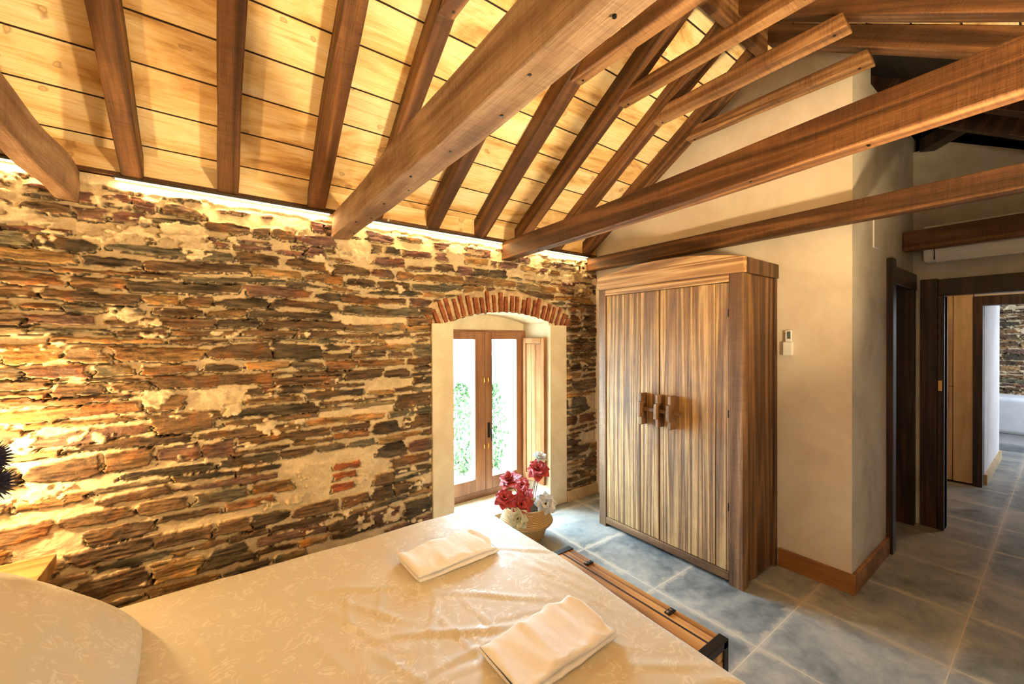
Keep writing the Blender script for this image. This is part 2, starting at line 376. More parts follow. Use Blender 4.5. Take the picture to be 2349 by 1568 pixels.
# ---- stone wall relief: one height field with stones, mortar and brick patch
ARCX, ARCZ, ARCR = 2.045, .22, 1.60
PAL = [((.115, .075, .045), 5), ((.16, .10, .055), 5), ((.08, .064, .045), 4), ((.24, .145, .065), 3), ((.33, .21, .095), 2), ((.13, .12, .085), 2.6), ((.15, .09, .07), 2.4), ((.20, .155, .10), 2), ((.24, .125, .06), 1.)]
def stone_field(x0, x1, z0, z1, st, seed, top=True, skip=None, patch=True):
    rs = np.random.RandomState(seed)
    nx = int((x1 - x0) / st) + 1; nz = int((z1 - z0) / st) + 1
    X, Z = np.meshgrid(np.linspace(x0, x1, nx), np.linspace(z0, z1, nz))
    Xw = X + .020 * fbm(X * 2.2, Z * 2.2, 1, 2); Zw = Z + .028 * fbm(X * 1.6 + 5, Z * 2, 2, 2)
    n1 = fbm(X * 34, Z * 40, 3, 3); n2 = fbm(X * 11, Z * 16, 4, 3); n3 = fbm(X * 9, Z * 80, 6, 3); n4 = fbm(X * 60, Z * 160, 7, 2); n5 = fbm(X * 3, Z * 55, 14, 3)
    mort = .004 * n2 + .006 * n1 + .010 * np.clip(fbm(X * 6, Z * 8, 9, 3), 0, 1)
    H = mort - .003; C = np.zeros((nz, nx, 4)); mv = (.80 + .25 * n2 + .15 * n1)[..., None]
    C[..., :3] = np.array([.86, .67, .42]) * mv
    P = np.array([w for _, w in PAL]); P = P / P.sum(); pc = [c for c, _ in PAL]
    stones = []
    z = z0
    while z < z1:
        rough = top and z > 2.03
        h = rs.choice([.040, .058, .078, .105, .14], p=[.16, .28, .30, .17, .09]) * rs.uniform(.85, 1.15)
        if rough: h = rs.uniform(.05, .09)
        x = x0 - rs.uniform(0, .4)
        while x < x1:
            L = rs.uniform(.14, .50) * (1 + h * 2.2)
            if rough: L = rs.uniform(.07, .26)
            mg = rs.uniform(.0005, .006)
            subs = [(z, h)]
            if h > .085 and rs.rand() < .55:
                k = rs.uniform(.35, .65); subs = [(z, h * k), (z + h * k, h * (1 - k))]
                if h > .12 and rs.rand() < .4: k = h / 3; subs = [(z, k), (z + k, k), (z + 2 * k, k)]
            for (zz, hh) in subs:
                if rs.rand() < (.26 if rough else .06): continue
                parts = [(x, L)] if (L < .3 or rs.rand() < .6) else [(x, L * .55), (x + L * .55, L * .45)]
                for (xa, la) in parts:
                    col = pc[rs.choice(len(pc), p=P)]
                    if rough and rs.rand() < .5: col = (.15, .082, .075)
                    stones.append((xa + la / 2 + rs.uniform(-.006, .006), zz + hh / 2 + rs.uniform(-.004, .004), la / 2 - rs.uniform(.001, .013), hh / 2 - mg - (.006 if rough else rs.uniform(0, .004)),
                                   rs.uniform(-.03, .05), rs.uniform(.006, .028), col, rs.uniform(0, .55), rs.uniform(-1, 1)))
            x += L
        z += h
    if patch:
        stones = [s for s in stones if not (.56 - s[2] < s[0] < .82 + s[2] * .6 and .52 < s[1] < .84)]
        for i, zz in enumerate((.600, .672, .738)): stones.append((.695 + .01 * i, zz, .075, .024, .02, .012, (.30, .095, .04), .1, 0))
    for (cx, cz, hw, hh, rot, hgt, col, tap, sk) in stones:
        if hh < .006: continue
        i0, i1 = max(0, int((cx - hw - .04 - x0) / st)), min(nx, int((cx + hw + .04 - x0) / st) + 2)
        j0, j1 = max(0, int((cz - hh - .05 - z0) / st)), min(nz, int((cz + hh + .05 - z0) / st) + 2)
        if i0 >= i1 or j0 >= j1: continue
        s = (slice(j0, j1), slice(i0, i1))
        u = Xw[s] - cx; v = Zw[s] - cz - rot * u
        t = np.clip(u / hw * np.sign(sk if sk else 1), -1.2, 1.2)
        hv = hh * (1 - tap * np.clip(t, 0, 1) ** 2)
        dx = hw - np.abs(u) + sk * v * .6 + .020 * n5[s]; dz = hv - np.abs(v)
        ins = np.minimum(dx * .8, dz) + .0075 * n1[s] * 1.3 + .012 * n2[s] + .003 * n5[s]
        k = np.clip(ins / .0065, 0, 1); k = k * k * (3 - 2 * k)
        hs = hgt * k + .0085 * n3[s] * k + .003 * n4[s] * k + .004 * k * n2[s] * 2
        m = (k > .02)
        gap = (ins > -.006) & (ins <= .0) & (v < 0) & (n2[s] > -.22)          # crack under a stone, its shadow also darkened into the colour
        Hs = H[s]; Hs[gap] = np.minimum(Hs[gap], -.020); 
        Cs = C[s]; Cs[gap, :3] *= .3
        Hs[m] = np.maximum(Hs[m] * (1 - k[m]) + hs[m], hs[m])
        sh = 1 + .5 * n3[s] + .35 * n2[s]
        kk = np.clip(k * 1.4, 0, 1)[..., None]
        cc = np.array(col) * sh[..., None]
        Cs[..., :3] = np.where(m[..., None], Cs[..., :3] * (1 - kk) + cc * kk, Cs[..., :3])
        Cs[..., 3] = np.where(m, np.maximum(Cs[..., 3] * 0, kk[..., 0]), Cs[..., 3])
        H[s] = Hs; C[s] = Cs
    # mortar smeared over the stones in places
    sm = fbm(X * 5.5, Z * 9, 12, 4) + .35 * n1 + (np.where(Z > 2.1, .16, 0) if top else 0)
    k = np.clip((sm - .43) / .05, 0, 1)
    H = H * (1 - k) + k * (np.maximum(H, .012) + .008 * n1 + .004)
    C[..., :3] = C[..., :3] * (1 - k[..., None]) + k[..., None] * np.array([.88, .70, .45]) * mv; C[..., 3] *= (1 - k)
    if top:   # smooth lime band under the wall plate
        k = np.clip((Z + .03 * n2 - 2.36) / .012, 0, 1)
        H = H * (1 - k) + k * (.012 + .001 * n1); C[..., :3] = C[..., :3] * (1 - k[..., None]) + k[..., None] * np.array([.80, .64, .42]); C[..., 3] *= (1 - k)
    C = np.clip(C, 0, 1)
    return X, Z, H, C
def field_mesh(name, mat, X, Z, H, C, to3d, hole=None):
    nz, nx = X.shape
    V = to3d(X, Z, H).reshape(-1, 3).astype(np.float32)
    idx = np.arange(nx * nz).reshape(nz, nx)
    q = np.stack([idx[:-1, :-1], idx[:-1, 1:], idx[1:, 1:], idx[1:, :-1]], -1).reshape(-1, 4)
    if hole is not None:
        xm = X[:-1, :-1].ravel(); zm = Z[:-1, :-1].ravel(); q = q[~hole(xm, zm)]
    me = bpy.data.meshes.new(name); me.vertices.add(len(V)); me.vertices.foreach_set('co', V.ravel())
    me.loops.add(q.size); me.loops.foreach_set('vertex_index', q.ravel().astype(np.int32))
    me.polygons.add(len(q)); me.polygons.foreach_set('loop_start', (np.arange(len(q)) * 4).astype(np.int32)); me.polygons.foreach_set('loop_total', np.full(len(q), 4, np.int32))
    me.update(calc_edges=True)
    at = me.attributes.new('stone', 'FLOAT_COLOR', 'POINT'); at.data.foreach_set('color', C.reshape(-1).astype(np.float32))
    me.polygons.foreach_set('use_smooth', np.ones(len(q), bool)); me.materials.append(mat)
    o = bpy.data.objects.new(name, me); COL.objects.link(o); return o
def arch_in(x, z): return (x > 1.515) & (x < 2.545) & (z < 1.70) | ((x > 1.515) & (x < 2.575) & ((x - ARCX) ** 2 + (z - ARCZ) ** 2 < ARCR ** 2) & (z > 1.5))
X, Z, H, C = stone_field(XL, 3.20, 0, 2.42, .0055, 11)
# the brick arch sits in a bed of mortar: clear the stones there
rr = np.sqrt((X - ARCX) ** 2 + (Z - ARCZ) ** 2); inarch = (rr > ARCR - .03) & (rr < ARCR + .19 + .02 * fbm(X * 9, Z * 9, 5, 2)) & (np.abs(X - ARCX) < .70) & (Z > 1.66)
nn = fbm(X * 30, Z * 30, 8, 3)
jam = (Z < 1.74) & (((X > 1.32) & (X < 1.54)) | ((X > 2.52) & (X < 2.765))); H = np.where(jam, np.minimum(H, .005), H)
H = np.where(inarch, -.006 + .008 * nn, H); C[..., :3] = np.where(inarch[..., None], np.array([.64, .46, .27]) * (.85 + .4 * nn[..., None]), C[..., :3]); C[..., 3] = np.where(inarch, 0, C[..., 3])
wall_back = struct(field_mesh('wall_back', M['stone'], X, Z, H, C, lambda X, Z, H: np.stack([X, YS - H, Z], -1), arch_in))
core = MB().box((XL - .1, 2.93, -.1), (1.50, 3.42, 2.40)).box((2.56, 2.93, -.1), (6.9, 3.42, 2.40)).box((1.50, 2.93, 1.86), (2.56, 3.42, 2.40)).box((1.50, 3.36, -.9), (2.56, 3.42, .10))
core.build('core', M['mortar'], wall_back)
# radial bricks of the arch
ab = MB(); n = 25
for i in range(n):
    a = R(-25.5 + 51 * i / (n - 1)) + random.uniform(-.004, .004); r0 = ARCR + random.uniform(0, .01); r1 = ARCR + random.uniform(.13, .195); w = .0165 + random.uniform(-.004, .003)
    d = Vector((math.sin(a), 0, math.cos(a))); t = Vector((d.z, 0, -d.x)); pr = random.uniform(.006, .022)
    c0 = Vector((ARCX, 0, ARCZ)) + d * r0; c1 = Vector((ARCX, 0, ARCZ)) + d * r1
    V = []
    ns = 5
    for k in range(ns + 1):
        c = c0.lerp(c1, k / ns)
        for sx, sy in ((-1, -1), (1, -1), (1, 1), (-1, 1)):
            p = c + t * (sx * w * random.uniform(.85, 1.12)); p.y = YS - pr - random.uniform(0, .004) if sy < 0 else YS + .04; V.append(p)
    F = [(0, 1, 2, 3), tuple(4 * ns + q for q in (3, 2, 1, 0))]
    for k in range(ns):
        for q in range(4): F.append((4 * k + q, 4 * k + (q + 1) % 4, 4 * k + 4 + (q + 1) % 4, 4 * k + 4 + q))
    ab.add(V, F)
ab.build('brick_arch', M['brick'], wall_back, bevel=.003)
# arch soffit, window head panel, side reveals, jamb stones
so = MB(); V = []; F = []
K = 40
for k in range(K + 1):
    a = math.asin((-.545 + 1.09 * k / K) / ARCR)
    for y in (2.885, 3.0, 3.15, 3.30):
        V.append((ARCX + math.sin(a) * ARCR, y, ARCZ + math.cos(a) * ARCR + .006 * math.sin(k * 2.4 + y * 20) * (y < 3.2)))
for k in range(K):
    for q in range(3): F.append((k * 4 + q, k * 4 + q + 1, (k + 1) * 4 + q + 1, (k + 1) * 4 + q))
so.add(V, F); so.build('arch_soffit', M['mortar'], wall_back)
rv = MB(); rv.box((1.50, 3.285, 1.675), (2.60, 3.42, 1.90)); rv.box((1.44, 2.90, 0), (1.522, 3.42, 1.74)); rv.box((2.54, 2.90, 0), (2.62, 3.42, 1.74))
rv.build('reveal', M['reveal'], wall_back)
jb = MB().box((1.338, 2.872, 0), (1.522, 2.94, 1.712), jit=.003); jb.build('jamb_stone', M['reveal'], wall_back, bevel=.006)
jb = MB().box((2.538, 2.872, 0), (2.752, 2.94, 1.716), jit=.003); jb.build('jamb_stone', M['reveal'], wall_back, bevel=.006)
sl = struct(MB().box((1.523, 2.865, 0), (2.537, 3.36, .10)).build('trim_1', M['reveal'], bevel=.004))
sb = MB()
for k in range(3): sb.box((1.526 + k * .338, 2.853, .001), (1.526 + k * .338 + .333, 2.864, .10))
sb.build('riser_tile', M['tilebase'], sl, bevel=.002)
tb = MB()
for x in (2.757, 2.965): tb.box((x, 2.858, 0), (x + .205, 2.884, .10))
for k in range(8): tb.box((XL + .01 + k * .297, 2.852, 0), (XL + .01 + k * .297 + .292, 2.878, .10))
struct(tb.build('baseboard_back', M['tilebase'], bevel=.003))

# ---- window
wn = thing('window_1', (2.04, 3.25, .1), None, None, kind='structure')
def frame_mb(x0, x1, z0, z1, y0, y1, w, wt=None, wb=None):
    wt = wt or w; wb = wb or w
    return MB().box((x0, y0, z0), (x0 + w, y1, z1)).box((x1 - w, y0, z0), (x1, y1, z1)).box((x0 + w, y0, z1 - wt), (x1 - w, y1, z1)).box((x0 + w, y0, z0), (x1 - w, y1, z0 + wb))
frame_mb(1.523, 2.535, .10, 1.675, 3.25, 3.32, .045, .025, .06).build('window_frame', M['window'], wn, bevel=.003)
for nm, a, b, ga, gb in (('l', 1.56, 2.043, 1.645, 1.934), ('r', 2.046, 2.494, 2.122, 2.412)):
    cs = MB().box((a, 3.235, .165), (ga, 3.285, 1.656)).box((gb, 3.235, .165), (b, 3.285, 1.656)).box((ga, 3.235, 1.586), (gb, 3.285, 1.656)).box((ga, 3.235, .165), (gb, 3.285, .285))
    c = cs.build('casement', M['window'], wn, bevel=.004)
    MB().box((ga - .002, 3.262, .283), (gb + .002, 3.266, 1.588)).build('pane', M['glass'], c)
    MB().box((gb - .014, 3.256, .285), (gb - .010, 3.262, 1.586)).box((gb - .03, 3.26, .285), (gb - .026, 3.264, 1.586)).build('glazing_strip', M['steel'], c)
    for z in (.58, 1.20):
        x = b - .022 if nm == 'l' else a + .02
        MB().box((x - .006, 3.224, z - .03), (x + .006, 3.235, z + .03)).tube([(x, 3.218, z + .02), (x, 3.212, z - .012)], .005, 8).build('shutter_catch', M['brass'], c)
    if nm == 'r':
        hd = MB().box((a + .022, 3.222, .66), (a + .042, 3.235, .80)).tube([(a + .032, 3.22, .74), (a + .032, 3.195, .74), (a + .034, 3.19, .73), (a + .04, 3.188, .63)], [.008, .008, .008, .006], 8)
        hd.build('handle', M['black_metal'], c)
        for z in (.34, .8, 1.5): MB().tube([(b + .002, 3.230, z - .03), (b + .002, 3.230, z + .03)], .006, 8).build('hinge', M['brass'], c)
# shutter folded back along the right reveal
shm = MB(); a = Vector((2.492, 3.225, 0)); b = Vector((2.512, 2.918, 0)); d = (b - a).normalized(); nrm = Vector((-d.y, d.x, 0)) * 1
if nrm.x > 0: nrm = -nrm
Ls = (b - a).length
def shb(m, s0, s1, z0, z1, t0, t1, rnd=None):
    V = []
    for z in (z0, z1):
        for s_, t_ in ((s0, t0), (s1, t0), (s1, t1), (s0, t1)):
            p = a + d * s_ + nrm * t_; V.append((p.x, p.y, z))
    m.add(V, [(0, 3, 2, 1), (4, 5, 6, 7), (0, 1, 5, 4), (1, 2, 6, 5), (2, 3, 7, 6), (3, 0, 4, 7)], rnd)
for s0, s1, z0, z1 in ((0, .045, .20, 1.60), (Ls - .045, Ls, .20, 1.60), (.045, Ls - .045, 1.545, 1.60), (.045, Ls - .045, .20, .27)): shb(shm, s0, s1, z0, z1, -.012, .016, .5)
sh = shm.build('shutter', M['shutter'], wn, bevel=.004)
pm = MB(); wdt = (Ls - .10) / 3
for k in range(3): shb(pm, .05 + wdt * k, .05 + wdt * (k + 1) - .004, .275, 1.54, -.008, .006, .5)
pm.build('panel', M['shutter'], sh, bevel=.002)

# ---- plaster walls
def roof_top(y): return U(y) + .14
wr = MB().prism([(.79, 0), (2.96, 0), (2.96, roof_top(2.96)), (1.21, roof_top(1.2099)), (.79, roof_top(.79))], 0, 3.18, 3.29)
struct(wr.build('wall_right', M['plaster']))
rt = MB().box((3.285, .79, 0), (3.575, .90, roof_top(.79)), 0).box((3.575, .79, 0), (4.06, .90, 3.30), 0).box((4.06, .79, 2.02), (4.78, .90, 3.30), 0).box((4.78, .79, 0), (4.95, .90, 3.30), 0).box((3.183, .789, 0), (3.29, .792, roof_top(.79)), 0)
struct(rt.build('wall_return', M['plaster_grey']))
wf = MB().box((XQ, .60, 0), (XQ + .10, .79, 3.18), 0).box((XQ, YF - .5, 2.01), (XQ + .10, .60, 2.75), 0).box((XQ, YF - .5, 0), (XQ + .10, -.36, 2.01), 0)
wf.prism([(-.97, 2.75), (.60, 2.75), (.60, 3.2), (.2, 2.98), (-.2, 2.75)], 0, XQ, XQ + .10, 0)
struct(wf.build('wall_far', M['plaster_grey']))
struct(MB().box((XL - .1, YF - .1, 0), (4.85, YF, 2.72), 0).build('wall_front', M['plaster']))
struct(MB().prism([(YF - .1, 0), (3.0, 0), (3.0, roof_top(3.0)), (1.21, roof_top(1.2099)), (YF - .1, roof_top(YF - .1))], 0, XL - .1, XL).build('wall_left', M['plaster']))
# unseen enclosure behind the doors and over the hall
en = MB().prism([(-.9, 2.45), (3.3, 2.3), (1.21, 3.9)], 0, 6.85, 6.95).box((4.85, YF - .6, 2.5), (6.95, YF, 2.8)).box((3.29, 2.90, 0), (4.95, 2.94, 2.6))
struct(en.build('wall_gable', M['dark_boards']))
hl = MB().box((4.95, -.98, 0), (6.7, -.9, 2.45), 0).box((4.95, 1.02, 0), (6.7, 1.1, 2.45), 0).box((6.60, .60, 0), (6.70, 1.1, 2.45), 0).box((6.60, -.98, 0), (6.70, -.42, 2.45), 0).box((6.60, -.42, 1.99), (6.70, .60, 2.45), 0).box((4.86, .90, 0), (4.95, 1.1, 2.45), 0)
struct(hl.build('wall_hall', M['pale_wall']))
fr = MB().box((6.70, .533, 0), (8.3, .63, 2.45), 0).box((8.2, .63, 0), (8.3, 2.0, 2.45), 0).box((8.2, 2.0, 0), (10.4, 2.1, 2.45), 0).box((6.7, -1.7, 0), (10.4, -1.6, 2.45), 0).box((10.32, -1.7, 0), (10.4, 2.1, 2.45), 0).box((6.7, -1.6, 0), (6.78, -.98, 2.45), 0)
struct(fr.build('wall_far_room', M['pale_wall']))
struct(MB().box((4.95, -1.7, 2.45), (10.4, 3.42, 2.52)).build('ceiling_hall', M['pale_wall']))
X2, Z2, H2, C2 = stone_field(-.8, 1.6, .3, 2.45, .009, 5, top=False, patch=False)
struct(field_mesh('wall_far_stone', M['stone'], X2, Z2, H2, C2, lambda X, Z, H: np.stack([10.24 - H, X, Z], -1)))

# ---- roof boards
def boards(name, sgn, x0, x1, ylo, yhi, mat, rnd0=0):
    mb = MB(); rs = random.Random(5 + rnd0); dy = .181; y = 1.21 + (.0 if sgn > 0 else 0)
    k = 0
    y = yhi if sgn > 0 else ylo
    sl = .655; L = 1
    ys = []
    yy = 2.83 + .181 * 3 if sgn > 0 else 1.21 - (2.83 + .181 * 3 - 1.21)
    lim = 1.21; seams = []
    while (yy > lim if sgn > 0 else yy < lim):
        ny = yy - .181 * sgn
        if (sgn > 0 and ny < lim) or (sgn < 0 and ny > lim): ny = lim
        a, b = yy - .0045 * sgn, ny + .0045 * sgn
        cuts = [x0, x1] if rs.random() < .4 else [x0, rs.choice([.905, 1.345, 2.18, 2.595]) if x0 < .9 < x1 and x1 > 2.6 else (x0 + x1) / 2, x1]
        for c0, c1 in zip(cuts[:-1], cuts[1:]):
            za, zb = U(a) + .142, U(b) + .142
            P = []
            for xx in (c0 + .001, c1 - .001):
                for (q, zq) in ((a, za), (b, zb)):
                    for t in (0, .02): P.append((xx, q, zq + t))
            # local frame for the texture is world; long axis X
            mb.add(P, [(0, 2, 3, 1), (4, 5, 7, 6), (0, 4, 6, 2), (1, 3, 7, 5), (0, 1, 5, 4), (2, 6, 7, 3)], rs.random())
        yy = ny; seams.append(ny)
    o = mb.build(name, mat, None)
    sm = MB()
    for q in seams:
        P = [(xx, q + e, U(q + e) + .142 + t) for xx in (x0 + .002, x1 - .002) for e in (-.0043, .0043) for t in (.002, .012)]
        sm.add(P, [(0, 2, 3, 1), (4, 5, 7, 6), (0, 4, 6, 2), (1, 3, 7, 5), (0, 1, 5, 4), (2, 6, 7, 3)])
    sm.build('gap_shade_strip', M['groove'], o)  # dark strips laid flush between the boards stand in for gap shade
    bk = MB(); a = 3.5 if sgn > 0 else -1.1
    e = 1.21 if sgn > 0 else 1.2099; P = [(x0, a, U(a) + .165), (x1, a, U(a) + .165), (x1, e, U(e) + .165), (x0, e, U(e) + .165)]
    P += [(p[0], p[1], p[2] + .06) for p in P]
    bk.add(P, [(0, 1, 2, 3), (7, 6, 5, 4), (0, 4, 5, 1), (1, 5, 6, 2), (2, 6, 7, 3), (3, 7, 4, 0)]); bk.box((x0, 1.212, 3.66), (x1, 1.225, 3.9)); bk.build('roof_backing', M['seam'], o)  # upright ridge strip is added unseen to block sky light
    return struct(o)
boards('ceiling', 1, XL - .1, 3.24, 0, 0, M['pine'])
boards('ceiling_slope', -1, XL - .1, 3.34, 0, 0, M['pine'], 3)
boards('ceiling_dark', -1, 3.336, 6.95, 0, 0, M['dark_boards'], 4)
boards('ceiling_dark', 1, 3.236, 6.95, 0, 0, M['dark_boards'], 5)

# ================================================================== TIMBERS
def beam(name, p0, p1, w, h, mat, label, cat, group=None, jit=.004, cut=None, n=14, up=Vector((0, 0, 1)), bow=None, parent=None, bevel=.006):
    """beam with its own local frame: X along it, Z its depth; p0/p1 = centre of the underside"""
    p0 = Vector(p0); p1 = Vector(p1); L = (p1 - p0).length; ex = (p1 - p0) / L
    ey = up.cross(ex).normalized(); ez = ex.cross(ey)
    V = []; F = []; rs = random.Random(hash((round(p0.x, 3), round(p0.y, 3))) & 0xffff)
    ph = [rs.uniform(0, 6) for _ in range(8)]
    for i in range(n + 1):
        s = L * i / n
        for k, (a, b) in enumerate(((-w / 2, 0), (w / 2, 0), (w / 2, h), (-w / 2, h))):
            x = s
            if i == 0 and cut: x += cut[0] * b
            if i == n and cut: x += cut[1] * b
            dy = jit * math.sin(s * 2.3 + ph[k]) + jit * .6 * math.sin(s * 6.1 + ph[k + 4]); dz = jit * math.sin(s * 2.9 + ph[(k + 2) % 4]) * .8
            if bow: dz += bow(i / n)[1]; dy += bow(i / n)[0]
            V.append((x, a + dy, b + dz))
    for i in range(n):
        for k in range(4): F.append((4 * i + k, 4 * i + (k + 1) % 4, 4 * i + 4 + (k + 1) % 4, 4 * i + 4 + k))
    F += [(0, 1, 2, 3), (4 * n + 3, 4 * n + 2, 4 * n + 1, 4 * n)]
    o = MB().add(V, F).build(name, mat, None, bevel=bevel)
    m = Matrix((ex, ey, ez)).transposed().to_4x4(); m.translation = p0; o.matrix_world = m
    if label: tag(o, label, cat, group)
    return o
def bolts(o, pts, r=.007):
    for p in pts:
        b = MB().tube([(p[0], p[1], .001), (p[0], p[1], -.004)], r, 8).build('bolt_head', M['black_metal']); b.parent = o
# wall plate and the boards between the rafter feet
wp = MB().box((XL, 2.864, 2.425), (3.17, 3.02, 2.446)); wpo = wp.build('wall_plate', M['beam'], None, bevel=.004)
tag(wpo, 'dark timber wall plate running along the top of the stone wall', 'beam')
MB().box((XL, 2.876, 2.447), (3.17, 2.91, 2.60)).build('infill_board', M['pine'], wpo)
for x in (.995, 1.30, 2.45): MB().box((x - .007, 2.860, 2.429), (x + .007, 2.864, 2.443)).build('plate_bolt', M['steel'], wpo)
RX = [-.78, -.36, .06, .495, .905, 1.345, 1.765, 2.175, 2.605, 3.02]
RL = ['dark rafter at far left edge, passing behind the curved log', 'second visible rafter from the left, just right of the curved log', 'straight near-vertical rafter, second right of the curved log',
      'full length rafter nearest to the left of the big grey beam', 'rafter with a collar tie at the top edge, foot hidden behind the big grey beam', 'short visible rafter emerging right below the big grey beam',
      'rafter under the pinkish collar tie, second right of the big grey beam', 'rafter whose collar tie is the second, its foot at the middle tie beam\'s tip', 'rafter whose foot disappears behind the middle tie beam', 'last rafter, against the pale plaster gable wall']
sl = math.atan(.655)
for i, x in enumerate(RX):
    y0, y1 = 2.872, 1.24
    w = [.09, .092, .098, .10, .09, .10, .105, .10, .105, .10][i]
    o = beam('rafter', (x + [0, .012, 0, .03, 0, 0, 0, 0, 0, 0][i], y0, U(y0)), (x, y1, U(y1)), w, .118, M['beam'], RL[i], 'rafter', 'rafters under the board ceiling', cut=(-math.tan(sl) * .6, math.tan(sl)), up=Vector((0, 0, 1)))
OR = {2.605: 'far slope rafter along the top right edge with a pale underside', 3.02: 'dark rafter below the slot of pale boards at top right'}
for x, lb in OR.items():
    beam('rafter', (x, -.44, U(-.44)), (x, 1.185, U(1.185)), .10, .118, M['beam'], lb, 'rafter', 'rafters of the far roof slope', cut=(-math.tan(sl), math.tan(sl)))
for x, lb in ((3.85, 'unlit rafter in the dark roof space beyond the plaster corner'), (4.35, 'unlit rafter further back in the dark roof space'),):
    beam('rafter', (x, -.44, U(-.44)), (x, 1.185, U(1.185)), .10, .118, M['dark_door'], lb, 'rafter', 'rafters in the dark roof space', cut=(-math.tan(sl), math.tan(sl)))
tag(beam('ridge_beam', (XL, 1.205, 3.455), (2.965, 1.205, 3.455), .055, .19, M['collar'], None, None, jit=.002), 'ridge beam between the rafter tops, broken into view by collar ties', 'beam')
tag(beam('roof_beam', (4.80, .70, 3.14), (3.9, -.10, 3.14), .1, .11, M['dark_door'], None, None), 'short dark beam end in the shadowed roof right of the corner', 'beam')
# collar ties
CX = [(.905, .088, 'collar tie cut by the top edge above the big grey beam'), (1.345, .088, 'collar tie hidden mostly behind the big grey beam'), (1.775, .094, 'pinkish collar tie just right of the big grey beam'), (2.20, .082, 'second collar tie, dark side and orange underside, leaving at top edge'),
      (2.585, .098, 'collar tie ending in a notched tip against the far slope rafter'), (3.012, .09, 'lowest collar tie, in front of the plaster gable wall')]
for x, w, lb in CX:
    o = beam('collar_tie', (x, 1.772, 3.138), (x, .652, 3.138), w, .078, M['collar'], lb, 'collar tie', 'collar ties between the two roof slopes', cut=(1 / .655, -.25), jit=.003)
    bolts(o, [(.05, .012), (1.06, -.012)])
# tie beams
o = beam('tie_beam', (-.588, 2.93, 2.27), (-.588, -.46, 2.27), .078, .158, M['beam_grey'], 'rough curved log beam at the far left ending above the stones', 'beam', 'tie beams across the room', jit=.005, n=60, bow=lambda t: (.006 * math.sin(t * 23), .010 * math.sin(t * 31) * math.sin(t * 9)))
o = beam('tie_beam', (.685, 2.915, 2.262), (.665, -.46, 2.262), .118, .168, M['beam_grey'], 'big weathered tie beam with greyish underside crossing the ceiling', 'beam', 'tie beams across the room', jit=.006, n=24)
bolts(o, [(.22, .03), (.5, -.03), (.62, .02), (.9, 0), (1.15, .03), (1.3, -.02), (1.6, .01), (1.9, .03), (2.1, -.02), (2.35, .01), (2.6, .03)], .005)
o = beam('tie_beam', (2.045, 2.915, 2.27), (1.80, -.46, 2.27), .088, .155, M['beam'], 'long middle tie beam with saw marks reaching the top right edge', 'beam', 'tie beams across the room', jit=.004, n=24, bow=lambda t: (.035 * math.sin(t * math.pi) * 1, 0))
bolts(o, [(.15, .02), (.5, .01), (.9, .02), (1.3, -.01), (1.7, .02), (2.1, .0), (2.5, .02)], .005)
beam('tie_beam', (3.10, 2.90, 2.278), (3.085, -.46, 2.278), .098, .122, M['beam'], 'tie beam passing over the wardrobe in front of the plaster wall', 'beam', 'tie beams across the room', jit=.002, n=24)
beam('tie_beam', (4.49, .785, 2.28), (4.47, -.46, 2.28), .08, .152, M['beam'], 'short tie beam in front of the air conditioner', 'beam', 'tie beams across the room', jit=.003)
# LED strips under the wall plate, one between each pair of tie beams (and an added unseen fill along the other long wall)
for i, (a, b, lb) in enumerate(((XL + .02, -.57, 'warm LED strip left of the curved log'), (-.42, .61, 'glowing warm LED strip between the curved log and the big grey beam'), (.77, 1.99, 'glowing warm LED strip between the big grey beam and the middle tie beam'), (2.10, 3.04, 'glowing warm LED strip between the middle and last tie beams'))):
    t = thing('led_strip', ((a + b) / 2, 2.872, 2.40), lb, 'strip light', 'LED strips along the top of the stone wall')
    MB().box((a, 2.855, 2.412), (b, 2.886, 2.424)).build('channel', M['channel'], t)
    MB().box((a + .005, 2.862, 2.406), (b - .005, 2.876, 2.4115)).build('diffuser', M['led'], t)
    lamp('led_light', 'AREA', ((a + b) / 2, 2.862, 2.402), 4.5 * (b - a), WARM, t, rot=(R(0), 0, 0), shape='RECTANGLE', size=b - a - .02, size_y=.012)
lamp('fill_light_opposite', 'AREA', (1.2, YF + .06, 2.40), 26, SOFT, look=(1.2, YF + .2, 3.4), shape='RECTANGLE', size=3.6, size_y=.03)  # added fill strip, out of view, brightens the far slope and bounce

# ================================================================== skirting, doors, wall fittings
sk = MB().prism([(XP - .022, YC - .022), (XP + .0, YC - .022), (XP + .0, 1.19), (XP - .022, 1.19)], 2, 0, .122)
struct(sk.build('baseboard_right', M['skirt'], bevel=.003))
struct(MB().box((XP + .0005, YC - .022, 0), (3.985, YC - .001, .122)).build('baseboard_return', M['skirt'], bevel=.003))
d1 = thing('door_1', (4.42, YC, 0), None, None, kind='structure')
MB().box((3.985, .752, 0), (4.075, .90, 2.172)).build('casing', M['dark_door'], d1, bevel=.003)
MB().box((4.75, .765, 0), (4.815, .90, 2.05)).build('casing', M['dark_door'], d1, bevel=.003)
MB().box((4.076, .762, 1.99), (4.83, .90, 2.125)).build('header', M['dark_door'], d1, bevel=.003)
MB().box((4.70, .91, .006), (4.745, 1.60, 1.99)).build('door_leaf', M['dark_door'], d1, bevel=.002)
MB().box((4.077, .91, .006), (4.69, .95, 1.985)).box((3.3, 1.9, 0), (4.95, 1.95, 2.6)).build('backing', M['dark_door'], d1)
d2 = thing('door_2', (XQ, .1, 0), None, None, kind='structure')
MB().box((XQ - .022, .640, 0), (XQ, .742, 2.078)).build('casing', M['dark_door'], d2, bevel=.003)
MB().box((XQ - .022, -.42, 1.935), (XQ, .638, 2.070)).box((XQ, -.36, 1.935), (XQ + .10, .598, 2.01)).build('header', M['dark_door'], d2, bevel=.003)
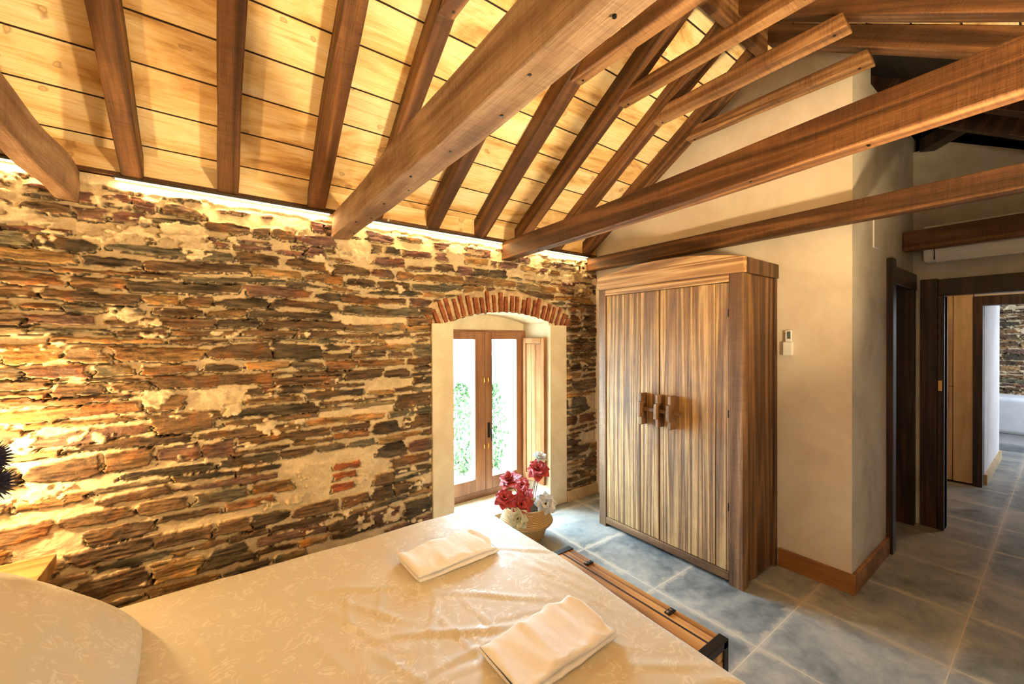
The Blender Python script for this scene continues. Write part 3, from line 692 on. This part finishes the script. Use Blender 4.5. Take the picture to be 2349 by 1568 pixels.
jm = MB().box((XQ - .03, .600, 0), (XQ + .12, .638, 1.935)).build('jamb', M['dark_door'], d2, bevel=.003)
MB().box((XQ - .034, .612, 1.15), (XQ - .0305, .634, 1.235)).build('strike_plate', M['brass'], jm)
MB().box((XQ - .022, -.42, 0), (XQ + .10, -.33, 1.93)).build('jamb', M['dark_door'], d2, bevel=.003)
# hall: full height cupboard and the far doorway
hc = thing('hall_cupboard', (6.58, .75, 0), 'light wood hall cupboard with flat doors seen through the doorway', 'cupboard')
MB().box((6.575, .598, 0), (6.599, 1.018, 2.42)).build('carcass', M['groove'], hc)
MB().box((6.56, .753, 0.02), (6.575, 1.015, 1.052)).build('door', M['hall_cab'], hc); MB().box((6.56, .753, 1.058), (6.575, 1.015, 2.42)).build('door', M['hall_cab'], hc)
MB().box((6.56, .603, 0.02), (6.575, .747, 2.42)).build('door', M['hall_cab'], hc)
d3 = thing('door_3', (6.65, .1, 0), None, None, kind='structure')
MB().box((6.545, .535, 0), (6.70, .602, 2.03)).build('jamb', M['dark_door'], d3); MB().box((6.545, -.42, 1.93), (6.70, .534, 2.03)).build('header', M['dark_door'], d3); MB().box((6.545, -.42, 0), (6.70, -.35, 1.93)).build('jamb', M['dark_door'], d3)
struct(MB().box((6.70, .512, 0), (8.32, .533, .11)).box((8.30, .533, 0), (8.32, 1.9, .11)).build('baseboard_hall', M['tilebase']))
fb = thing('bed', (9.9, 0, 0), 'bed under a white blanket against the far stone wall beyond both doorways', 'bed', 'beds')
MB().box((9.50, -1.2, .16), (10.17, 1.6, .70)).build('mattress', M['white_cover'], fb, bevel=.06, seg=4)
MB().box((9.58, -1.18, 0), (10.2, 1.58, .15)).build('bed_base', M['white_cover'], fb)

# air conditioner
ac = thing('air_conditioner', (4.7, .3, 2.2), 'white wall air conditioner partly hidden behind a tie beam', 'air conditioner')
MB().prism([(4.849, 2.205), (4.66, 2.20), (4.63, 2.235), (4.615, 2.30), (4.615, 2.44), (4.64, 2.485), (4.849, 2.49)], 1, -.15, .695).build('casing', M['white'], ac, bevel=.008)
MB().prism([(4.668, 2.194), (4.624, 2.236), (4.609, 2.288), (4.612, 2.29), (4.628, 2.24), (4.672, 2.199)], 1, -.08, .625).build('louvre', M['white'], ac)
MB().box((4.607, .628, 2.21), (4.64, .632, 2.30)).build('louvre_gap', M['seam'], ac)
cb = MB().box((3.628, .782, 2.205), (3.640, .7895, 2.40)).box((3.640, .782, 2.205), (3.74, .7895, 2.213))
tag(cb.build('cable_cover', M['white']), 'thin white cable cover on the grey plaster return wall', 'cable cover')
rc = thing('remote_holder', (3.16, 1.13, 1.46), 'white remote control holder on the plaster wall beside the wardrobe', 'remote holder')
MB().box((3.148, 1.103, 1.468), (3.179, 1.158, 1.560)).build('holder', M['white'], rc, bevel=.004)
rm = thing('remote_control', (3.16, 1.13, 1.5), 'white remote control with grey screen standing in its wall holder', 'remote control')
MB().box((3.153, 1.108, 1.561), (3.172, 1.146, 1.640)).build('body', M['white'], rm, bevel=.004)
MB().box((3.1505, 1.113, 1.582), (3.153, 1.133, 1.632)).build('screen', M['screen'], rm)

# ================================================================== WARDROBE
wd = thing('wardrobe', (2.92, 1.78, 0), 'tall rustic wooden wardrobe with arched crown and two plank doors', 'wardrobe')
XF = 2.655
MB().box((XF, 1.197, 0), (XF + .07, 1.283, 2.0), jit=.002).build('stile', M['ward_frame'], wd, bevel=.004)
MB().box((XF, 2.303, 0), (XF + .07, 2.375, 2.0), jit=.002).build('stile', M['ward_frame'], wd, bevel=.004)
MB().box((XF - .004, 1.284, 1.95), (XF + .05, 2.302, 1.998)).build('top_rail', M['ward_crown'], wd, bevel=.003)
MB().box((XF, 1.284, .027), (XF + .05, 2.302, .080)).build('bottom_rail', M['ward_rail'], wd, bevel=.004)
for nm, ys in (('left', [(1.799, 1.961), (1.965, 2.300)]), ('right', [(1.286, 1.371), (1.375, 1.789)])):
    dm = MB()
    for a, b in ys: dm.box((XF + .008, a, .083), (XF + .035, b, 1.946), random.random(), jit=.0008)
    dr = dm.build('door', M['ward_front'], wd, bevel=.004)
    MB().box((XF + .028, ys[0][0] + .001, .09), (XF + .034, ys[1][1] - .001, 1.94)).build('groove_backing', M['groove'], dr)
    if nm == 'right':
        for z in (.5, 1.1, 1.75): MB().box((XF + .001, 1.283, z - .025), (XF + .010, 1.290, z + .025)).build('hinge', M['black_metal'], dr)
MB().box((XF + .04, 1.785, .083), (XF + .05, 1.803, 1.946)).build('door_gap', M['groove'], wd)
def hnd(y):
    h = MB()
    for z0, z1 in ((.937, .998), (1.112, 1.175)): h.box((XF - .062, y - .012, z0), (XF + .008, y + .012, z1), jit=.001)
    h.box((XF - .085, y - .013, .998), (XF - .050, y + .011, 1.112), jit=.001)
    h.box((XF - .052, y - .010, .990), (XF + .008, y + .009, 1.12), jit=.0)
    return h
for y in (1.911, 1.770, 1.668): hnd(y).build('latch_bracket', M['ward_frame'], wd, bevel=.003)
MB().box((XF - .046, 1.598, 1.042), (XF - .020, 1.895, 1.070), jit=.001).build('latch_peg', M['ward_rail'], wd, bevel=.003)
# crown: arched front board with end returns
cp = [(1.188, 1.999)]; cp2 = []
for k in range(25):
    t = k / 24; y = 1.188 + (2.384 - 1.188) * t; cp2.append((y, 2.098 + .068 * (1 - (2 * t - 1) ** 2)))
cr = MB().prism([(1.188, 2.001), (2.384, 2.001)] + cp2[::-1], 0, XF - .012, XF + .035).build('crown', M['ward_crown'], wd, bevel=.003)
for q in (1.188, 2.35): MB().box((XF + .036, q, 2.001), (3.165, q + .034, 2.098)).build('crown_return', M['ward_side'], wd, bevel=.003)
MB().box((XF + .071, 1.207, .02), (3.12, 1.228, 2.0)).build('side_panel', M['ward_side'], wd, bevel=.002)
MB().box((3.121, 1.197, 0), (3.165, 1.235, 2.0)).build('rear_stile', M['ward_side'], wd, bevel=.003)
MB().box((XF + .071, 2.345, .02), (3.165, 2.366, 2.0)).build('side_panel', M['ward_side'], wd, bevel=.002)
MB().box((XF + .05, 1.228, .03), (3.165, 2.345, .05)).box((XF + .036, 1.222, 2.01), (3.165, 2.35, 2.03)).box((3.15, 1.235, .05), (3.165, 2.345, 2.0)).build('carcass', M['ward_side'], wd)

# ================================================================== BED
bd = thing('bed', (.25, 1.27, 0), 'double bed in the foreground under an ivory damask cover', 'bed', 'beds')
def cover():
    x0, x1, y0, y1, zt, r = -.82, 1.332, .42, 2.158, .578, .085
    st = .0125; ext = .42
    xs = np.arange(x0 - ext, x1 + ext, st); ys = np.arange(y0 - ext, y1 + ext, st)
    A, B = np.meshgrid(xs, ys)
    ix = np.clip(A, x0 + r, x1 - r); iy = np.clip(B, y0 + r, y1 - r)
    dx, dy = A - ix, B - iy; L = np.hypot(dx, dy) + 1e-9; nx_, ny_ = dx / L, dy / L
    q = r * math.pi / 2
    rad = np.where(L < q, r * np.sin(np.minimum(L, q) / r), r); dz = np.where(L < q, r * (1 - np.cos(np.minimum(L, q) / r)), r + (L - q))
    px = ix + nx_ * rad; py = iy + ny_ * rad; pz = zt - dz
    pz = np.maximum(pz, .19 + .004 * np.sin(A * 9))
    rs = np.random.RandomState(4); h = np.zeros_like(px)
    for k in range(60):
        cx, cy = rs.uniform(-.1, 1.25), rs.uniform(.5, 1.75); th = rs.normal(R(115), .45); ln = rs.uniform(.06, .26); w = rs.uniform(.006, .014); am = rs.uniform(.003, .009) * (1 if .2 < cx < .95 else .6)
        u = (px - cx) * math.cos(th) + (py - cy) * math.sin(th); v = -(px - cx) * math.sin(th) + (py - cy) * math.cos(th) + .02 * np.sin(u * 9)
        h += am * np.exp(-(u / ln) ** 2) * (np.exp(-(v / w) ** 2) - .35 * np.exp(-((v - 1.6 * w) / w) ** 2))
    h += .010 * fbm(px * 2.2, py * 2.2, 3, 3) + .002 * fbm(px * 14, py * 14, 6, 3)
    top = np.clip(1 - dz / .1, 0, 1); pz = pz + h * top
    side = 1 - top; wv = .010 * np.sin(A * 16 + B * 16) * side * np.clip(dz / .2, 0, 1); px = px + nx_ * wv; py = py + ny_ * wv
    px = px - .05 * np.clip(1.34 - py, 0, 2) * np.clip((px - .8) / .5, 0, 1)     # the foot edge runs slightly in towards the near side
    n_y, n_x = A.shape; V = np.stack([px, py, pz], -1).reshape(-1, 3)
    idx = np.arange(n_x * n_y).reshape(n_y, n_x); F = np.stack([idx[:-1, :-1], idx[:-1, 1:], idx[1:, 1:], idx[1:, :-1]], -1).reshape(-1, 4)
    return MB().add(V.tolist(), F.tolist(), .5)
cover().build('bed_cover', M['cover'], bd, smooth=True, fix=False)
MB().box((-.80, .45, .20), (1.22, 2.09, .48)).build('mattress', M['white_cover'], bd, bevel=.05)
MB().box((-.80, .47, .10), (1.21, 2.07, .19)).build('bed_frame', M['night'], bd)
for x in (-.74, 1.15):
    for y in (.53, 2.0): MB().box((x - .03, y - .03, 0), (x + .03, y + .03, .10)).build('leg', M['night'], bd)

def cushion(name, loc, rot, sx, sy, sz, mat, label):
    n = 60; V = []; F = []
    g = np.linspace(-1, 1, n)
    A, B = np.meshgrid(g, g)
    pinch = 1 - .06 * (A ** 2 * B ** 2)
    ed = np.clip((1 - np.abs(A) ** 3) * (1 - np.abs(B) ** 5), 0, 1) ** .5
    x = A * sx * (1 - .07 * (1 - B ** 2) * 0 - .05 * (1 - np.abs(B)) * np.abs(A) ** 4) * pinch; y = B * sy * pinch
    wr = .012 * fbm(A * 3 + 4, B * 3, 7, 3) * ed
    up = np.stack([x, y, ed * sz + wr + .003], -1).reshape(-1, 3); dn = np.stack([x, y, -ed * sz * .7 - .003], -1).reshape(-1, 3)
    idx = np.arange(n * n).reshape(n, n); Fu = np.stack([idx[:-1, :-1], idx[:-1, 1:], idx[1:, 1:], idx[1:, :-1]], -1).reshape(-1, 4)
    Fd = (Fu + n * n)[:, ::-1]
    rim = []
    loop = list(idx[0, :]) + list(idx[1:, -1]) + list(idx[-1, -2::-1]) + list(idx[-2:0:-1, 0])
    for a, b in zip(loop, loop[1:] + loop[:1]): rim.append((int(b), int(a), int(a) + n * n, int(b) + n * n))
    m = MB().add(np.concatenate([up, dn]).tolist(), Fu.tolist() + Fd.tolist() + rim, .3)
    o = m.build(name, mat, smooth=True, fix=False); o.location = loc; o.rotation_euler = rot
    return tag(o, label, 'pillow')
cushion('pillow', (-.445, 1.46, .765), (R(-1), R(39), R(2)), .33, .49, .088, M['cover'], 'large ivory damask pillow at the lower left corner on the bed')

def towel(loc, rz, L, Wd, label, seed):
    t = thing('towel', loc, label, 'towel', 'folded white towels on the bed')
    rs = np.random.RandomState(seed)
    def slab(z0, th, l0, l1, w0, w1, ruf, nm, sd):
        nu, nv = 70, 26; V = []; F = []
        for i in range(nu + 1):
            u = l0 + (l1 - l0) * i / nu
            for j in range(nv):
                a = 2 * math.pi * j / nv
                ca, sa = math.cos(a), math.sin(a)
                p = lambda c, e: math.copysign(abs(c) ** e, c)
                wy = (w0 + w1) / 2 + (w1 - w0) / 2 * p(ca, .35); zz = p(sa, .6) * th / 2
                e = min(1, (i / nu) / .05, ((nu - i) / nu) / .04 if not ruf else 1); zz *= math.sqrt(max(.05, 1 - (1 - e) ** 2))
                f = float(fbm(u * 9 + sd, wy * 9, 2, 3)); g = float(fbm(u * 26 + sd, wy * 26, 5, 2))
                up = 1 if sa > -.2 else .15
                zz2 = z0 + th / 2 + zz + up * (.016 * f + .009 * g)
                uu = u
                if ruf and i > nu * .8:
                    k = (i - nu * .8) / (nu * .2); uu += k * (.022 * math.sin(wy * 38 + sd) + .012 * f); zz2 += up * k * .010 * math.sin(wy * 55 + sd)
                V.append((uu, wy + .006 * f, max(zz2, .001)))
        for i in range(nu):
            for j in range(nv): F.append((i * nv + j, i * nv + (j + 1) % nv, (i + 1) * nv + (j + 1) % nv, (i + 1) * nv + j))
        F += [tuple(range(nv - 1, -1, -1)), tuple(nu * nv + j for j in range(nv))]
        m = MB().add(V, F, .5); o = m.build(nm, M['towel'], smooth=True, fix=True); o.parent = t
    slab(.0, .024, 0, L, 0, Wd, False, 'lower_fold', seed)
    slab(.023, .026, -.004, L * .985, -.002, Wd + .002, True, 'upper_fold', seed + 7)
    t.rotation_euler = (0, 0, rz)
towel((.665, 1.565, .576), R(2), .41, .215, 'folded white towel on the bed nearer the window', 3)
towel((.675, .878, .576), R(1), .405, .215, 'folded white towel on the bed nearer the camera', 9)

# ================================================================== CHEST at the foot of the bed
ch = thing('blanket_chest', (1.46, 1.23, 0), 'low narrow wooden chest with black iron corners at the foot of the bed', 'chest')
x0, x1, y0, y1, zt = 1.350, 1.617, .79, 1.675, .40
MB().box((x0, y0, .0), (x1, y1, .325)).build('body', M['chest'], ch, bevel=.004)
ld = MB().box((x0, y0, .330), (x1 - .034, y1, zt)); ld2 = ld.build('lid', M['chest'], ch, bevel=.004)
MB().box((x1 - .030, y0, .330), (x1 + .002, y1, zt - .002)).build('rim', M['chest'], ch, bevel=.004)
MB().box((1.532, y0 + .012, zt), (1.541, y1 - .01, zt + .0015)).build('groove', M['groove'], ld2)
for yy in (1.488, 1.012):
    l = MB().box((x1 - .062, yy - .013, zt), (x1 - .012, yy + .013, zt + .007)).build('latch', M['black_metal'], ch, bevel=.002)
    MB().tube([(x1 - .056, yy, zt + .006), (x1 - .056, yy, zt + .012)], .006, 8).tube([(x1 - .034, yy, zt + .006), (x1 - .034, yy, zt + .012)], .006, 8).build('rivet', M['steel'], l)
for yy, s in ((y0, 1), (y1, -1)):
    m = MB().box((x0 - .003, min(yy - .004 * s, yy + .032 * s), zt - .0), (x1 + .005, max(yy - .004 * s, yy + .032 * s), zt + .004))
    m.box((x0 - .003, min(yy - .005 * s, yy), zt - .03), (x1 + .005, max(yy - .005 * s, yy), zt + .004)); m.box((x1 + .001, min(yy - .005 * s, yy + .03 * s), 0), (x1 + .006, max(yy - .005 * s, yy + .03 * s), zt + .003))
    m.box((x1 - .03, min(yy - .005 * s, yy), 0), (x1 + .006, max(yy - .005 * s, yy), zt)); m.build('iron_corner', M['black_metal'], ch, bevel=.004)
tag_ = None

# ================================================================== BASKET AND FLOWERS
BC = (2.0, 2.56)
bk = thing('basket', (BC[0], BC[1], 0), 'woven belly basket holding artificial flowers on the floor by the window', 'basket')
pr = [(.0, .003), (.125, .003), (.145, .03), (.162, .075), (.168, .105), (.178, .112), (.203, .125), (.212, .142), (.205, .16), (.188, .182), (.178, .215), (.172, .25), (.166, .262), (.158, .26), (.158, .235)]
mb = MB().lathe(pr, (*BC, 0), 48, wob=lambda a, z: .015 * math.sin(3 * a + z * 20) + .008 * math.sin(46 * a))
mb.build('body', M['basket'], bk, smooth=True)
MB().lathe([(.158, .232), (.08, .24), (.0, .24)], (*BC, 0), 24).build('filling', M['soil'], bk)
for s in (-1, 1):
    MB().tube([(BC[0] + s * .165, BC[1] + .04 * math.cos(t), .255 + .045 * math.sin(t)) for t in [math.pi * k / 10 for k in range(11)]], .006, 8).build('handle', M['basket'], bk, smooth=True)
def flower(base, c, tilt, az, r, mat, label, layers=3, npet=7, group='artificial flowers in the basket', drop=.0):
    t = thing('artificial_flower', base, label, 'flower', group)
    r *= 1.15; b = Vector(base); c = Vector(c); q = Vector((-.64 * math.sin(tilt) + .25 * math.sin(az * 5), -.74 * math.sin(tilt) + .25 * math.cos(az * 7), math.cos(tilt))).to_track_quat('Z', 'Y').to_matrix()
    mid = b.lerp(c, .5) + Vector((0, 0, .02))
    MB().tube([b, mid, c], .0035, 6).build('stem', M['stem'], t)
    m = MB(); rs = random.Random(int(r * 1e4) + int(c.x * 997) + int(c.z * 991))
    for L in range(layers):
        k = npet - L; op = [1.35, .95, .5, .2][L]; rr = r * [1, .88, .7, .5][L]
        for p in range(k):
            a = 2 * math.pi * (p + .5 * L) / k + rs.uniform(-.15, .15); o_ = op + rs.uniform(-.15, .15); V = []
            rl = rr * rs.uniform(.85, 1.1)
            ns = 7
            for i in range(ns + 1):
                s = i / ns; w = rl * .40 * math.sin(math.pi * min(1, s * .90 + .10)) ** .85 * (1 if i < ns else .02)
                cur = o_ * (.75 + .35 * s) - drop * s
                rad = rl * s * math.sin(min(cur, 1.9)); z = rl * s * math.cos(cur)
                for sd in (-1, -.45, .45, 1):
                    lift = -.25 * w * (1 - abs(sd)) 
                    x = rad + lift * math.cos(cur); zz = z - lift * math.sin(cur) * -1
                    v = Vector((x * math.cos(a) - sd * w * math.sin(a), x * math.sin(a) + sd * w * math.cos(a), zz)); V.append(c + q @ v)
            F = [(4 * i + j, 4 * i + j + 1, 4 * i + j + 5, 4 * i + j + 4) for i in range(ns) for j in range(3)]
            m.add(V, F)
    bl = m.build('bloom', mat, t, smooth=True, fix=False)
    sd = bl.modifiers.new('thick', 'SOLIDIFY'); sd.thickness = .0012
    if layers > 2: MB().lathe([(0, r * .32), (r * .07, r * .28), (r * .09, r * .1), (0, 0)], (0, 0, 0), 8).build('flower_heart', M['soil'], t).matrix_basis = Matrix.Translation(c - Vector((0, 0, 0))) @ q.to_4x4()
    return t
bz = .25
def at(px, pz, y): return (px, y, pz)
flower((2.05, 2.55, bz), (2.11, 2.52, .625), .3, 1.5, .062, M['grey_petal'], 'silvery flower at the very top of the basket arrangement')
flower((2.07, 2.54, bz), (2.155, 2.56, .612), .5, .6, .045, M['grey_petal'], 'small silvery bud right beside the topmost silvery flower', 2, 6)
flower((2.05, 2.58, bz), (2.10, 2.53, .525), .5, 1.2, .095, M['red_petal'], 'dark red flower high on the tall stem, under the silvery one', 3, 8)
flower((1.97, 2.56, bz), (1.83, 2.55, .485), .5, 1.9, .088, M['red_petal'], 'dark red flower high on the left of the basket', 3, 8)
flower((1.95, 2.52, bz), (1.745, 2.50, .385), .9, 2.8, .075, M['red_petal'], 'dark red flower leaning out at the far left of the basket', 3, 7)
flower((1.98, 2.50, bz), (1.865, 2.45, .325), .9, 1.4, .090, M['red_petal'], 'large dark red flower hanging over the basket rim', 3, 8)
flower((2.00, 2.52, bz), (1.925, 2.49, .365), .8, .9, .075, M['red_petal'], 'dark red flower at the middle of the basket', 3, 7)
flower((2.03, 2.60, bz), (2.03, 2.66, .372), .7, 3.9, .070, M['red_petal'], 'dark red flower at the back of the basket, behind the grey one', 3, 7)
flower((2.07, 2.50, bz), (2.085, 2.42, .290), 1.1, 1.2, .088, M['grey_petal'], 'silver grey flower drooping over the right of the basket rim', 3, 8)
flower((1.95, 2.46, bz), (1.82, 2.42, .245), 1.3, 1.9, .080, M['cream_petal'], 'cream green flower drooping over the left of the basket rim', 3, 8, drop=.2)

# ================================================================== NIGHTSTAND, VASE, SPIKY FLOWERS
ns = thing('nightstand', (-.82, 2.66, 0), 'wooden nightstand corner behind the pillow against the stone wall', 'nightstand')
MB().box((-1.04, 2.47, .50), (-.622, 2.84, .568)).build('top', M['night'], ns, bevel=.004)
MB().box((-1.02, 2.49, .30), (-.655, 2.82, .50)).build('drawer', M['night'], ns)
for x in (-1.0, -.675):
    for y in (2.51, 2.80): MB().box((x - .02, y - .02, 0), (x + .02, y + .02, .30)).build('leg', M['night'], ns)
vz = tag(MB().lathe([(0, .0), (.05, 0), (.06, .08), (.035, .2), (.03, .26), (.024, .26), (.028, .2), (0, .02)], (-.86, 2.60, .556), 28).build('vase', M['ceramic'], smooth=True), 'small vase on the nightstand with spiky navy flowers', 'vase')
for c, lb in (((-.765, 2.60, 1.10), 'upper spiky navy globe flower at the left edge'), ((-.755, 2.60, .995), 'lower spiky navy globe flower at the left edge')):
    t = thing('globe_thistle', (-.86, 2.60, .80), lb, 'flower', 'spiky navy flowers in the vase')
    MB().tube([(-.86, 2.60, .72), (-.83, 2.60, .86), c], .003, 6).build('stem', M['stem'], t)
    m = MB(); N = 170; rs = random.Random(2)
    for i in range(N):
        z = 1 - 2 * (i + .5) / N; a = i * 2.39996; rr = math.sqrt(1 - z * z); dvec = Vector((rr * math.cos(a), rr * math.sin(a), z)); C0 = Vector(c)
        m.tube([C0 + dvec * .025, C0 + dvec * .05, C0 + dvec * rs.uniform(.072, .084)], [.006, .005, .0006], 5)
    m.build('head', M['spike'], t)

# ================================================================== OUTSIDE THE WINDOW
def shrub(loc, rx, rz, h, label):
    t = thing('shrub', loc, label, 'shrub', 'shrubs outside the window')
    rs = random.Random(int(loc[0] * 100)); m = MB()
    for i in range(900):
        a = rs.uniform(0, 6.28); u = rs.random() ** .5; z = rs.random(); w = rx * math.sin(math.pi * (.12 + .8 * z)) * u
        p = Vector((loc[0] + w * math.cos(a), loc[1] + w * math.sin(a), loc[2] + .15 + z * h)); q = Euler((rs.uniform(0, 6), rs.uniform(0, 6), rs.uniform(0, 6))).to_matrix(); s = rs.uniform(.03, .055)
        m.add([p + q @ Vector(v) * s for v in ((-1, 0, 0), (-.2, .45, 0), (1, 0, .1), (-.2, -.45, 0), (.2, .5, .1), (.2, -.5, .1))], [(0, 1, 4, 2, 5, 3)])
    m.build('foliage', M['leaf'], t, fix=False)
    b = MB()
    for k in range(5):
        a = k * 1.3; b.tube([(loc[0], loc[1], loc[2]), (loc[0] + .1 * math.cos(a), loc[1] + .1 * math.sin(a), loc[2] + h * .5), (loc[0] + .25 * math.cos(a), loc[1] + .25 * math.sin(a), loc[2] + h * .85)], [.02, .012, .005], 6)
    b.build('stem', M['stem'], t)
shrub((3.36, 6.1, -.85), .30, 0, 1.55, 'green shrub outside seen through the left window pane')
shrub((3.95, 6.0, -.85), .28, 0, 1.5, 'green shrub outside seen through the right window pane')
tag(MB().box((3.52, 6.0, -.85), (3.58, 6.06, 1.1)).build('garden_post', M['white'], bevel=.005), 'white garden post outside behind the left window pane', 'post')
tag(MB().box((-20, 3.45, -.95), (30, 45, -.85)).build('ground', M['ground']), None, None, kind='structure')
